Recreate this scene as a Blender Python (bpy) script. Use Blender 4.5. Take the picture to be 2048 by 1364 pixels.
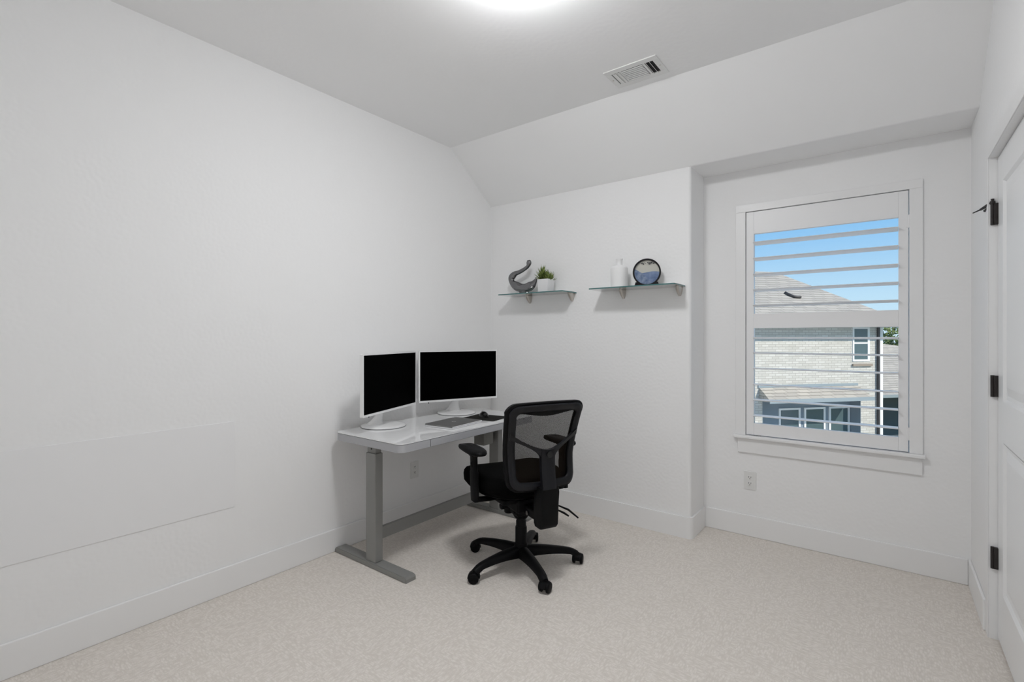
import bpy, bmesh, math, random
from mathutils import Vector, Matrix
random.seed(7)
for o in list(bpy.data.objects):
    bpy.data.objects.remove(o)
scene = bpy.context.scene
COL = scene.collection
PI = math.pi

# ------------------------------------------------------------------ camera
FPX = 986.54
cam_d = bpy.data.cameras.new('camera')
cam_d.sensor_fit = 'HORIZONTAL'
cam_d.sensor_width = 36.0
cam_d.lens = 36.0 * FPX / 2048.0
cam_d.shift_y = -(682.0 - 673.02) / 2048.0
cam_d.clip_start = 0.02
cam_d.clip_end = 300
cam = bpy.data.objects.new('camera', cam_d)
COL.objects.link(cam)
cam.location = (2.6584, -3.2039, 1.296)
cam.rotation_euler = (PI / 2, 0, math.radians(37.227))
scene.camera = cam

# ------------------------------------------------------------------ world, sun, exposure
world = bpy.data.worlds.new('sky')
scene.world = world
world.use_nodes = True
wn = world.node_tree
wn.nodes.clear()
w_out = wn.nodes.new('ShaderNodeOutputWorld')
w_bg = wn.nodes.new('ShaderNodeBackground')
w_tc = wn.nodes.new('ShaderNodeTexCoord')
w_sep = wn.nodes.new('ShaderNodeSeparateXYZ')
w_ramp = wn.nodes.new('ShaderNodeValToRGB')
wn.links.new(w_tc.outputs['Generated'], w_sep.inputs[0])
wn.links.new(w_sep.outputs['Z'], w_ramp.inputs['Fac'])
wn.links.new(w_ramp.outputs['Color'], w_bg.inputs['Color'])
wn.links.new(w_bg.outputs[0], w_out.inputs['Surface'])
cr = w_ramp.color_ramp
cr.elements[0].position = 0.0
cr.elements[0].color = (0.66, 0.86, 1.0, 1)
cr.elements[1].position = 1.0
cr.elements[1].color = (0.08, 0.25, 0.62, 1)
e = cr.elements.new(0.06); e.color = (0.55, 0.80, 0.98, 1)
e = cr.elements.new(0.20); e.color = (0.25, 0.56, 0.93, 1)
w_bg.inputs['Strength'].default_value = 1.0

sun_d = bpy.data.lights.new('sun', 'SUN')
sun_d.energy = 4.7
sun_d.angle = math.radians(0.53)
sun_d.color = (1.0, 0.925, 0.82)
sun = bpy.data.objects.new('sun', sun_d)
COL.objects.link(sun)
SUN_DIR = Vector((0.994, -0.104, 0.78)).normalized()
sun.rotation_euler = SUN_DIR.to_track_quat('Z', 'Y').to_euler()
sun.location = (20, -5, 20)

BOWL_STRENGTH = 69.0   # glow of the frosted bowl
scene.cycles.use_light_tree = False
scene.cycles.max_bounces = 8
scene.cycles.diffuse_bounces = 6
scene.cycles.glossy_bounces = 3
scene.cycles.transparent_max_bounces = 8
scene.cycles.use_adaptive_sampling = True
scene.cycles.adaptive_threshold = 0.03
vs = scene.view_settings
vs.view_transform = 'Standard'
vs.look = 'None'
vs.gamma = 1.0
vs.use_curve_mapping = False
vs.exposure = 0.0

# ------------------------------------------------------------------ materials
def mat(name, col, rough=0.5, metal=0.0, spec=0.5, coat=0.0, bump=None, var=None, emit=None):
    m = bpy.data.materials.new(name)
    m.use_nodes = True
    nt = m.node_tree
    b = nt.nodes['Principled BSDF']
    b.inputs['Base Color'].default_value = (*col, 1)
    b.inputs['Roughness'].default_value = rough
    b.inputs['Metallic'].default_value = metal
    b.inputs['Specular IOR Level'].default_value = spec
    b.inputs['Coat Weight'].default_value = coat
    if emit:
        b.inputs['Emission Color'].default_value = (*emit[0], 1)
        b.inputs['Emission Strength'].default_value = emit[1]
    if bump or var:
        tc = nt.nodes.new('ShaderNodeTexCoord')
    if bump:
        sc, st, dist = bump
        n = nt.nodes.new('ShaderNodeTexNoise')
        n.inputs['Scale'].default_value = sc
        n.inputs['Detail'].default_value = 0
        bp = nt.nodes.new('ShaderNodeBump')
        bp.inputs['Strength'].default_value = st
        bp.inputs['Distance'].default_value = dist
        nt.links.new(tc.outputs['Object'], n.inputs['Vector'])
        nt.links.new(n.outputs['Fac'], bp.inputs['Height'])
        nt.links.new(bp.outputs['Normal'], b.inputs['Normal'])
    if var:
        sc, c1, c2 = var
        n = nt.nodes.new('ShaderNodeTexNoise')
        n.inputs['Scale'].default_value = sc
        n.inputs['Detail'].default_value = 4
        r = nt.nodes.new('ShaderNodeValToRGB')
        r.color_ramp.elements[0].position = 0.35
        r.color_ramp.elements[1].position = 0.65
        r.color_ramp.elements[0].color = (*c1, 1)
        r.color_ramp.elements[1].color = (*c2, 1)
        nt.links.new(tc.outputs['Object'], n.inputs['Vector'])
        nt.links.new(n.outputs['Fac'], r.inputs['Fac'])
        nt.links.new(r.outputs['Color'], b.inputs['Base Color'])
    return m

WALL = (0.90, 0.90, 0.90)
M = {}
M['wall'] = mat('wall paint', WALL, 0.75, spec=0.25, bump=(55, 0.10, 0.01))
M['ceiling'] = mat('ceiling paint', (0.93, 0.93, 0.93), 0.85, spec=0.2, bump=(45, 0.06, 0.01))
M['trim'] = mat('trim paint', (0.88, 0.88, 0.88), 0.35, spec=0.4)
M['cover'] = mat('smooth wall paint', (0.885, 0.885, 0.89), 0.6, spec=0.3)
M['door'] = mat('door paint', (0.88, 0.885, 0.89), 0.32, spec=0.45)
M['shutter'] = mat('shutter paint', (0.89, 0.89, 0.895), 0.35, spec=0.4)
M['bronze'] = mat('oil rubbed bronze', (0.020, 0.016, 0.015), 0.45, spec=0.4)
M['plastic_white'] = mat('white plastic', (0.80, 0.80, 0.79), 0.35)
M['slot'] = mat('dark slot', (0.02, 0.02, 0.02), 0.7)
M['void'] = mat('dark duct', (0.035, 0.035, 0.035), 0.9)
M['lamp_glass'] = mat('lit lamp glass', (0.9, 0.9, 0.9), 0.3, emit=((0.975, 0.985, 1.0), BOWL_STRENGTH))
M['desk_glass'] = mat('white back painted glass', (0.86, 0.865, 0.87), 0.06, spec=0.6, coat=0.3)
M['desk_apron'] = mat('light grey desk edge', (0.44, 0.445, 0.465), 0.45)
M['desk_steel'] = mat('grey powder coated steel', (0.25, 0.25, 0.24), 0.5)
M['seam'] = mat('dark seam', (0.06, 0.06, 0.065), 0.8)
M['mon_white'] = mat('glossy white plastic', (0.86, 0.86, 0.86), 0.18, spec=0.5)
M['screen'] = mat('screen off', (0.0004, 0.0004, 0.0004), 0.5, spec=0.015)
M['silver'] = mat('silver laptop lid', (0.23, 0.23, 0.225), 0.40, metal=0.6)
M['silver_light'] = mat('bright silver and edge highlight', (0.80, 0.80, 0.81), 0.35, metal=0.1)  # pale tone also paints the shine on the laptop's front edge
M['rubber'] = mat('black cloth pad', (0.014, 0.014, 0.012), 0.85, spec=0.2)
M['black_gloss'] = mat('black plastic gloss', (0.008, 0.008, 0.008), 0.22)
M['black'] = mat('black plastic', (0.004, 0.004, 0.0045), 0.5, spec=0.12)
M['black_rear'] = mat('charcoal back plastic', (0.0085, 0.0088, 0.011), 0.38, spec=0.26)
M['black_fabric'] = mat('black fabric', (0.0035, 0.0035, 0.0035), 0.95, spec=0.04, bump=(700, 0.3, 0.002))
M['steel'] = mat('steel rod', (0.35, 0.34, 0.33), 0.3, metal=1.0)
M['nickel'] = mat('brushed nickel', (0.56, 0.53, 0.49), 0.30, metal=1.0)
M['ceramic'] = mat('white ceramic', (0.84, 0.84, 0.84), 0.4)
M['pot'] = mat('white pot glaze', (0.82, 0.82, 0.83), 0.35)
M['sculpt'] = mat('dark silver glaze', (0.20, 0.20, 0.205), 0.09, metal=1.0)
M['leaf'] = mat('succulent leaf', (0.1, 0.2, 0.03), 0.5, var=(60, (0.05, 0.10, 0.015), (0.30, 0.36, 0.10)))
M['ring'] = mat('dark bronze ring', (0.006, 0.0055, 0.007), 0.4, spec=0.2)
M['sand_pale'] = mat('pale sand water', (0.70, 0.69, 0.65), 0.15)
M['sand_blue'] = mat('blue sand', (0.1, 0.2, 0.4), 0.6, var=(38, (0.075, 0.14, 0.30), (0.30, 0.38, 0.55)))
M['sand_blue2'] = mat('slate blue sand', (0.1, 0.2, 0.4), 0.6, var=(30, (0.11, 0.18, 0.36), (0.24, 0.33, 0.55)))
M['speck'] = mat('dark sand specks', (0.03, 0.035, 0.05), 0.8)
# outdoors
M['trim_blue'] = mat('grey blue siding', (0.20, 0.245, 0.28), 0.7)
M['fascia'] = mat('grey fascia paint', (0.27, 0.32, 0.34), 0.6)
M['house_white'] = mat('white house trim', (0.78, 0.78, 0.76), 0.6)
M['bark'] = mat('bark', (0.10, 0.07, 0.05), 0.9)
M['tree_leaf'] = mat('tree leaves', (0.06, 0.12, 0.03), 0.8, var=(3.0, (0.03, 0.07, 0.015), (0.16, 0.22, 0.06)))
M['bounce_paving'] = mat('pale bounce concrete', (0.6, 0.58, 0.54), 0.9, var=(1.2, (0.64, 0.62, 0.58), (0.72, 0.70, 0.66)))  # unseen ground, made pale to bounce sunlight into the window
M['downspout'] = mat('dark bronze gutter', (0.045, 0.04, 0.038), 0.5)
M['win_dark'] = mat('dark window glass', (0.075, 0.115, 0.125), 0.12, spec=0.6)
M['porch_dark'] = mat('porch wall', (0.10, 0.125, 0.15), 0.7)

def nodes_mat(name):
    m = bpy.data.materials.new(name)
    m.use_nodes = True
    return m, m.node_tree, m.node_tree.nodes['Principled BSDF']

def carpet_mat():
    m, nt, b = nodes_mat('cream loop carpet')
    N, L = nt.nodes.new, nt.links.new
    tc = N('ShaderNodeTexCoord')
    # short dashes running two ways in irregular blocks, as in a woven loop pattern
    def dashes(rx, ry):
        mp = N('ShaderNodeMapping'); mp.inputs['Scale'].default_value = (rx, ry, 1)
        L(tc.outputs['Object'], mp.inputs['Vector'])
        v = N('ShaderNodeTexVoronoi'); v.inputs['Scale'].default_value = 1.0
        v.inputs['Randomness'].default_value = 0.75
        L(mp.outputs['Vector'], v.inputs['Vector'])
        return v.outputs['Distance']
    d1, d2 = dashes(120, 44), dashes(44, 120)
    ck = N('ShaderNodeTexVoronoi'); ck.inputs['Scale'].default_value = 15
    ck.distance = 'CHEBYCHEV'; ck.inputs['Randomness'].default_value = 0.85
    L(tc.outputs['Object'], ck.inputs['Vector'])
    th = N('ShaderNodeMath'); th.operation = 'GREATER_THAN'; th.inputs[1].default_value = 0.5
    sx = N('ShaderNodeSeparateColor'); L(ck.outputs['Color'], sx.inputs[0]); L(sx.outputs[0], th.inputs[0])
    mx = N('ShaderNodeMix'); mx.data_type = 'FLOAT'
    L(th.outputs[0], mx.inputs['Factor']); L(d1, mx.inputs['A']); L(d2, mx.inputs['B'])
    nz = N('ShaderNodeTexNoise'); nz.inputs['Scale'].default_value = 260; nz.inputs['Detail'].default_value = 0
    L(tc.outputs['Object'], nz.inputs['Vector'])
    add = N('ShaderNodeMath'); add.operation = 'MULTIPLY_ADD'; add.inputs[1].default_value = 0.55
    L(nz.outputs['Fac'], add.inputs[0]); L(mx.outputs['Result'], add.inputs[2])
    r = N('ShaderNodeValToRGB')
    r.color_ramp.elements[0].position = 0.40; r.color_ramp.elements[0].color = (0.84, 0.79, 0.74, 1)
    r.color_ramp.elements[1].position = 1.0; r.color_ramp.elements[1].color = (0.71, 0.66, 0.605, 1)
    L(add.outputs[0], r.inputs['Fac'])
    L(r.outputs['Color'], b.inputs['Base Color'])
    inv = N('ShaderNodeMath'); inv.operation = 'MULTIPLY'; inv.inputs[1].default_value = -1
    L(add.outputs[0], inv.inputs[0])
    bp = N('ShaderNodeBump'); bp.inputs['Strength'].default_value = 0.35; bp.inputs['Distance'].default_value = 0.006
    L(inv.outputs[0], bp.inputs['Height']); L(bp.outputs['Normal'], b.inputs['Normal'])
    b.inputs['Roughness'].default_value = 1.0
    b.inputs['Specular IOR Level'].default_value = 0.05
    return m
M['carpet'] = carpet_mat()

def glass_mat(name, tint, refl=1.0):
    m = bpy.data.materials.new(name)
    m.use_nodes = True
    nt = m.node_tree
    nt.nodes.clear()
    N, L = nt.nodes.new, nt.links.new
    out = N('ShaderNodeOutputMaterial')
    t = N('ShaderNodeBsdfTransparent'); t.inputs['Color'].default_value = (*tint, 1)
    g = N('ShaderNodeBsdfGlossy'); g.inputs['Roughness'].default_value = 0.02
    fr = N('ShaderNodeFresnel'); fr.inputs['IOR'].default_value = 1.45
    ml = N('ShaderNodeMath'); ml.operation = 'MULTIPLY'; ml.inputs[1].default_value = refl
    mix = N('ShaderNodeMixShader')
    L(fr.outputs[0], ml.inputs[0]); L(ml.outputs[0], mix.inputs[0]); L(t.outputs[0], mix.inputs[1]); L(g.outputs[0], mix.inputs[2])
    L(mix.outputs[0], out.inputs['Surface'])
    return m
M['pane'] = glass_mat('clear window glass', (0.98, 0.985, 0.985), 0.35)
M['shelf_glass'] = glass_mat('green tinted shelf glass', (0.80, 0.90, 0.885), 1.0)
M['shelf_edge'] = mat('teal glass edge', (0.06, 0.17, 0.17), 0.15, spec=0.6)
M['art_glass'] = glass_mat('art glass', (0.98, 0.98, 0.97), 0.6)

def weave_mat():
    m = bpy.data.materials.new('brown black seat mesh')
    m.use_nodes = True
    nt = m.node_tree
    nt.nodes.clear()
    N, L = nt.nodes.new, nt.links.new
    out = N('ShaderNodeOutputMaterial')
    tc = N('ShaderNodeTexCoord')
    sep = N('ShaderNodeSeparateXYZ'); L(tc.outputs['Object'], sep.inputs[0])
    def wave(sgn):
        a = N('ShaderNodeMath'); a.operation = 'MULTIPLY_ADD'; a.inputs[1].default_value = sgn * 1.5
        L(sep.outputs['Z'], a.inputs[0]); L(sep.outputs['Y'], a.inputs[2])
        s = N('ShaderNodeMath'); s.operation = 'MULTIPLY'; s.inputs[1].default_value = 2 * PI / 0.0062
        L(a.outputs[0], s.inputs[0])
        c = N('ShaderNodeMath'); c.operation = 'SINE'; L(s.outputs[0], c.inputs[0])
        return c.outputs[0]
    mx = N('ShaderNodeMath'); mx.operation = 'MAXIMUM'
    L(wave(1), mx.inputs[0]); L(wave(-1), mx.inputs[1])
    gt = N('ShaderNodeMath'); gt.operation = 'GREATER_THAN'; gt.inputs[1].default_value = 0.12
    L(mx.outputs[0], gt.inputs[0])
    t = N('ShaderNodeBsdfTransparent')
    d = N('ShaderNodeBsdfDiffuse'); d.inputs['Color'].default_value = (0.020, 0.015, 0.0115, 1)
    mix = N('ShaderNodeMixShader')
    L(gt.outputs[0], mix.inputs[0]); L(t.outputs[0], mix.inputs[1]); L(d.outputs[0], mix.inputs[2])
    L(mix.outputs[0], out.inputs['Surface'])
    return m
M['mesh'] = weave_mat()

def brick_mat():
    m, nt, b = nodes_mat('cream painted brick')
    N, L = nt.nodes.new, nt.links.new
    tc = N('ShaderNodeTexCoord')
    sep = N('ShaderNodeSeparateXYZ'); L(tc.outputs['Object'], sep.inputs[0])
    cmb = N('ShaderNodeCombineXYZ'); L(sep.outputs['X'], cmb.inputs[0]); L(sep.outputs['Z'], cmb.inputs[1])
    br = N('ShaderNodeTexBrick')
    L(cmb.outputs[0], br.inputs['Vector'])
    br.inputs['Scale'].default_value = 1.0
    br.inputs['Brick Width'].default_value = 0.24
    br.inputs['Row Height'].default_value = 0.075
    br.inputs['Mortar Size'].default_value = 0.009
    br.inputs['Color1'].default_value = (0.62, 0.60, 0.55, 1)
    br.inputs['Color2'].default_value = (0.50, 0.48, 0.43, 1)
    br.inputs['Mortar'].default_value = (0.40, 0.38, 0.34, 1)
    L(br.outputs['Color'], b.inputs['Base Color'])
    bp = N('ShaderNodeBump'); bp.inputs['Strength'].default_value = 0.4; bp.inputs['Distance'].default_value = 0.01
    bp.invert = True
    L(br.outputs['Fac'], bp.inputs['Height']); L(bp.outputs['Normal'], b.inputs['Normal'])
    b.inputs['Roughness'].default_value = 0.9
    return m
M['brick'] = brick_mat()

def shingle_mat():
    m, nt, b = nodes_mat('weathered grey shingles')
    N, L = nt.nodes.new, nt.links.new
    tc = N('ShaderNodeTexCoord')
    sep = N('ShaderNodeSeparateXYZ'); L(tc.outputs['Object'], sep.inputs[0])
    sm = N('ShaderNodeMath'); sm.operation = 'ADD'
    L(sep.outputs['X'], sm.inputs[0]); L(sep.outputs['Y'], sm.inputs[1])
    cmb = N('ShaderNodeCombineXYZ'); L(sm.outputs[0], cmb.inputs[0]); L(sep.outputs['Z'], cmb.inputs[1])
    br = N('ShaderNodeTexBrick')
    L(cmb.outputs[0], br.inputs['Vector'])
    br.inputs['Scale'].default_value = 1.0
    br.inputs['Brick Width'].default_value = 0.42
    br.inputs['Row Height'].default_value = 0.085
    br.inputs['Mortar Size'].default_value = 0.008
    br.inputs['Color1'].default_value = (0.46, 0.425, 0.37, 1)
    br.inputs['Color2'].default_value = (0.37, 0.345, 0.305, 1)
    br.inputs['Mortar'].default_value = (0.20, 0.185, 0.16, 1)
    L(br.outputs['Color'], b.inputs['Base Color'])
    b.inputs['Roughness'].default_value = 0.95
    return m
M['shingle'] = shingle_mat()

# ------------------------------------------------------------------ mesh helpers
class MB:
    """collects shapes, build() links them as one mesh object"""
    def __init__(self):
        self.bm = bmesh.new()
    def box(self, lo, hi, bevel=0.0, seg=2, mtx=None):
        lo, hi = Vector(lo), Vector(hi)
        c, s = (lo + hi) / 2, hi - lo
        tmp = bmesh.new()
        bmesh.ops.create_cube(tmp, size=1.0)
        for v in tmp.verts:
            v.co = Vector((v.co.x * s.x, v.co.y * s.y, v.co.z * s.z))
        if bevel > 0:
            bmesh.ops.bevel(tmp, geom=tmp.edges[:], offset=min(bevel, 0.49 * min(s)), segments=seg, profile=0.5, affect='EDGES')
        for v in tmp.verts:
            v.co += c
            if mtx: v.co = mtx @ v.co
        self.merge(tmp)
        return self
    def merge(self, tmp):
        me = bpy.data.meshes.new('tmp')
        tmp.to_mesh(me); tmp.free()
        self.bm.from_mesh(me)
        bpy.data.meshes.remove(me)
    def faces(self, verts, faces):
        vs_ = [self.bm.verts.new(v) for v in verts]
        for f in faces:
            try: self.bm.faces.new([vs_[i] for i in f])
            except ValueError: pass
        return self
    def loft(self, rings, closed_ring=True, caps=True, closed_path=False):
        """rings: list of lists of points, same length"""
        V = [[self.bm.verts.new(p) for p in r] for r in rings]
        n = len(V[0]); R = len(V)
        for i in range(R if closed_path else R - 1):
            a, b = V[i], V[(i + 1) % R]
            for j in range(n if closed_ring else n - 1):
                k = (j + 1) % n
                try: self.bm.faces.new((a[j], a[k], b[k], b[j]))
                except ValueError: pass
        if caps and not closed_path and closed_ring:
            self.bm.faces.new(V[0][::-1]); self.bm.faces.new(V[-1])
        return self
    def lathe(self, prof, c=(0, 0, 0), seg=32, axis='z', caps=True):
        rings = []
        for r, h in prof:
            ring = []
            for i in range(seg):
                a = 2 * PI * i / seg
                p = (r * math.cos(a), r * math.sin(a), h)
                if axis == 'y': p = (p[0], p[2], p[1])
                if axis == 'x': p = (p[2], p[0], p[1])
                ring.append(Vector(p) + Vector(c))
            rings.append(ring)
        return self.loft(rings, caps=caps)
    def tube(self, pts, rad, seg=12, closed=False, flat=None):
        """round tube through pts; rad number or list; flat=(a,b) squashes the section"""
        P = [Vector(p) for p in pts]
        n = len(P)
        rad = rad if isinstance(rad, (list, tuple)) else [rad] * n
        rings = []
        up = Vector((0, 0, 1))
        prev = None
        for i in range(n):
            if closed: t = P[(i + 1) % n] - P[i - 1]
            else: t = P[min(i + 1, n - 1)] - P[max(i - 1, 0)]
            t.normalize()
            if prev is None:
                s = t.cross(up)
                if s.length < 1e-3: s = t.cross(Vector((1, 0, 0)))
            else:
                s = prev - t * prev.dot(t)
            s.normalize(); prev = s
            u = s.cross(t)
            fa, fb = flat if flat else (1, 1)
            rings.append([P[i] + s * (rad[i] * fa * math.cos(2 * PI * k / seg)) + u * (rad[i] * fb * math.sin(2 * PI * k / seg)) for k in range(seg)])
        return self.loft(rings, closed_path=closed)
    def prism(self, poly, lo, hi, axis='z'):
        """2D polygon extruded along an axis"""
        def P(p, h):
            if axis == 'z': return (p[0], p[1], h)
            if axis == 'y': return (p[0], h, p[1])
            return (h, p[0], p[1])
        n = len(poly)
        a = [self.bm.verts.new(P(p, lo)) for p in poly]
        b = [self.bm.verts.new(P(p, hi)) for p in poly]
        self.bm.faces.new(a[::-1]); self.bm.faces.new(b)
        for i in range(n):
            k = (i + 1) % n
            self.bm.faces.new((a[i], a[k], b[k], b[i]))
        return self
    def build(self, name, m, parent=None, smooth=None, loc=None):
        bmesh.ops.recalc_face_normals(self.bm, faces=self.bm.faces[:])
        me = bpy.data.meshes.new(name)
        self.bm.to_mesh(me); self.bm.free()
        me.materials.append(M[m] if isinstance(m, str) else m)
        if smooth is not None:
            for p in me.polygons: p.use_smooth = True
            try: me.set_sharp_from_angle(angle=math.radians(smooth))
            except Exception: pass
        o = bpy.data.objects.new(name, me)
        COL.objects.link(o)
        if parent is not None: o.parent = parent
        if loc is not None: o.location = loc
        return o

def tag(o, label=None, cat=None, group=None, kind=None):
    if label: o['label'] = label
    if cat: o['category'] = cat
    if group: o['group'] = group
    if kind: o['kind'] = kind
    return o
def empty(name, loc, rz=0.0):
    o = bpy.data.objects.new(name, None)
    COL.objects.link(o)
    o.location = loc
    o.rotation_euler = (0, 0, rz)
    o.empty_display_size = 0.1
    return o
def copy_part(src, parent, loc=None, rot=None):
    c = src.copy()
    COL.objects.link(c)
    c.parent = parent
    if loc is not None: c.location = loc
    if rot is not None: c.rotation_euler = rot
    return c
def rrect(x0, y0, x1, y1, r, seg=8):
    pts = []
    for cx, cy, a0 in ((x1 - r, y1 - r, 0), (x0 + r, y1 - r, 90), (x0 + r, y0 + r, 180), (x1 - r, y0 + r, 270)):
        for i in range(seg + 1):
            a = math.radians(a0 + 90 * i / seg)
            pts.append((cx + r * math.cos(a), cy + r * math.sin(a)))
    return pts

# ------------------------------------------------------------------ room shell
# left wall x=0, shelf wall y=0, window alcove back wall y=DW, right wall x=XR
XR, DW, JX, H, Z1, YS, YB, BB = 3.008, 0.285, 1.660, 2.74, 2.383, -0.483, -3.40, 0.136
T = 0.14
def struct(o, label, cat):
    return tag(o, label, cat, kind='structure')

fl = MB().box((-T, YB - T, -0.12), (XR + T, DW + T, 0.0)).build('floor', 'carpet')
struct(fl, 'cream beige loop pile carpet with a fine woven pattern', 'floor')

# left wall: gable-like outline following the sloped ceiling
prof = [(YB - T, 0), (0.06, 0), (0.06, Z1 + 0.06), (YS, H + 0.06), (YB - T, H + 0.06)]
wl = MB().prism(prof, -T, 0.0, 'x').build('wall_left', 'wall')
struct(wl, 'white painted wall behind the desk on the left', 'wall')
wf = MB().box((-T, YB - T, 0), (XR + T, YB, H + 0.06)).build('wall_front', 'wall')
struct(wf, 'white painted wall behind the viewpoint', 'wall')

# shelf wall with a rounded outside corner into the alcove
RB = 0.022
poly = [(0, 0)]
for i in range(9):
    a = math.radians(-90 + 90 * i / 8)
    poly.append((JX - RB + RB * math.cos(a), RB + RB * math.sin(a)))
poly += [(JX, DW + T), (JX - 0.12, DW + T), (JX - 0.12, T), (-T, T), (-T, 0)]
wb = MB().prism(poly, 0, Z1 + 0.04, 'z').build('wall_back', 'wall', smooth=40)
struct(wb, 'white painted wall with the two glass shelves', 'wall')

# window wall, four pieces round the opening, one mesh
WX0, WX1, WZ0, WZ1 = 1.925, 2.757, 0.655, 2.106
m = MB()
m.box((JX - 0.1, DW, 0), (WX0, DW + T, Z1 + 0.04))
m.box((WX1, DW, 0), (XR + T, DW + T, Z1 + 0.04))
m.box((WX0, DW, 0), (WX1, DW + T, WZ0))
m.box((WX0, DW, WZ1), (WX1, DW + T, Z1 + 0.04))
ww = m.build('wall_window', 'wall')
struct(ww, 'white painted alcove wall around the shuttered window', 'wall')

# right wall with the door opening
DY0, DY1, DZ = -1.035, -0.272, 2.062
m = MB()
zs1 = Z1 + (H - Z1) * DY1 / YS
m.prism([(DY1, 0), (DW + T, 0), (DW + T, Z1 + 0.04), (0, Z1 + 0.04), (DY1, zs1 + 0.04)], XR, XR + T, 'x')
m.prism([(DY0, DZ), (DY1, DZ), (DY1, zs1 + 0.04), (YS, H + 0.05), (DY0, H + 0.05)], XR, XR + T, 'x')
m.box((XR, YB - T, 0), (XR + T, DY0, H + 0.06))
wr = m.build('wall_right', 'wall')
struct(wr, 'white painted wall with the door on the right', 'wall')

# ceiling: flat part, slope, rounded lip, alcove soffit - one folded slab
slope = math.atan2(H - Z1, -YS)
cp = [(YB - T, H), (YS, H)]
n1 = Vector((-math.sin(slope), -math.cos(slope)))
rl = 0.03
tl = rl * math.tan(slope / 2)
s_dir = Vector((math.cos(slope), -math.sin(slope)))
c_l = Vector((0, Z1)) + Vector((tl, rl))
for i in range(7):
    a = -PI / 2 - slope + slope * i / 6
    cp.append((c_l.x + rl * math.cos(a), c_l.y + rl * math.sin(a)))
cp.append((DW + T, Z1))
outer = [(DW + T, Z1 + T), (0.1, Z1 + T), (YS + 0.05, H + T), (YB - T, H + T)]
ce = MB().prism(cp + outer, -T, XR + T, 'x').build('ceiling', 'ceiling', smooth=25)
struct(ce, 'white ceiling sloping down to the window alcove', 'ceiling')

# baseboards (eased top edge)
BT = 0.012
def baseboard(name, lo, hi, label):
    o = MB().box(lo, hi, bevel=0.004, seg=2).build(name, 'trim')
    struct(o, label, 'baseboard')
baseboard('baseboard_left', (0, YB, 0), (BT, 0, BB), 'white baseboard running along the left wall behind the desk')
bbp = [(BT, -BT), (BT, 0.005)]
poly = [(BT, -BT)]
for i in range(7):
    a = math.radians(-90 + 90 * i / 6)
    poly.append((JX - RB + (RB + BT) * math.cos(a), RB + (RB + BT) * math.sin(a)))
poly += [(JX + BT, DW - BT), (JX, DW - BT)]
for i in range(7):
    a = math.radians(0 - 90 * i / 6)
    poly.append((JX - RB + RB * math.cos(a), RB + RB * math.sin(a)))
poly += [(BT, 0)]
bo = MB().prism(poly, 0, BB, 'z').build('baseboard_back', 'trim', smooth=40)
struct(bo, 'white baseboard under the shelves wrapping round the alcove corner', 'baseboard')
baseboard('baseboard_window', (JX, DW - BT, 0), (XR - BT, DW, BB), 'white baseboard under the shuttered window')
baseboard('baseboard_right', (XR - BT, DY1 + 0.06, 0), (XR, DW, BB), 'white baseboard between alcove corner and door')

# ------------------------------------------------------------------ window casing, sash, glass
CX0, CX1, CZ1 = 1.867, 2.815, 2.155
win = empty('window_1', (0, 0, 0))
struct(win, 'white cased window behind plantation shutters', 'window')
m = MB(); m.box((CX0, DW - 0.012, 0.655), (WX0, DW, WZ1 + 0.0), 0.002); m.build('casing', 'trim', win)
m = MB(); m.box((WX1, DW - 0.012, 0.655), (CX1, DW, WZ1), 0.002); m.build('casing', 'trim', win)
m = MB(); m.box((CX0, DW - 0.012, WZ1), (CX1, DW, CZ1), 0.002); m.build('casing', 'trim', win)
m = MB(); m.box((CX0 - 0.014, DW - 0.040, 0.636), (CX1 + 0.010, DW, 0.655), 0.005, 3); m.build('sill', 'trim', win)
m = MB(); m.box((CX0 + 0.012, DW - 0.014, 0.541), (CX1 - 0.002, DW, 0.636), 0.003); m.build('apron', 'trim', win)
# vinyl sash further out
SY = DW + 0.088
def bar(x0, x1, z0, z1, y0=SY, y1=SY + 0.045, name='sash_frame', mt='trim'):
    MB().box((x0, y0, z0), (x1, y1, z1), 0.003).build(name, mt, win)
bar(WX0, WX0 + 0.030, WZ0, WZ1); bar(WX1 - 0.030, WX1, WZ0, WZ1)
bar(WX0 + 0.030, WX1 - 0.030, WZ0, WZ0 + 0.045); bar(WX0 + 0.030, WX1 - 0.030, WZ1 - 0.05, WZ1)
bar(WX0 + 0.030, WX1 - 0.030, 1.385, 1.425, name='meeting_rail')
def pane(z0, z1, y):
    o = MB().box((WX0 + 0.028, y, z0), (WX1 - 0.028, y + 0.004, z1)).build('pane', 'pane', win)
pane(0.70, 1.39, SY + 0.02); pane(1.42, 2.06, SY + 0.03)

# ------------------------------------------------------------------ plantation shutter
PX0, PX1, PZ0, PZ1 = 1.9285, 2.7535, 0.6595, 2.1025
OX0, OX1 = 1.974, 2.710
OZT1, OZT0, OZB1, OZB0 = 1.959, 1.444, 1.350, 0.736
sh = empty('plantation_shutter', (0, DW, PZ0))
tag(sh, 'white plantation shutter with open horizontal louvers filling the window', 'shutter')
dy0, dy1 = -0.004, 0.026
def sbox(name, x0, x1, z0, z1):
    return MB().box((x0, dy0, z0 - PZ0), (x1, dy1, z1 - PZ0), 0.002).build(name, 'shutter', sh)
sbox('stile', PX0, OX0, PZ0, PZ1); sbox('stile', OX1, PX1, PZ0, PZ1)
sbox('top_rail', OX0, OX1, OZT1, PZ1); sbox('divider_rail', OX0, OX1, OZB1, OZT0); sbox('bottom_rail', OX0, OX1, PZ0, OZB0)
LW, LT = 0.112, 0.0115
sec = []
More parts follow.
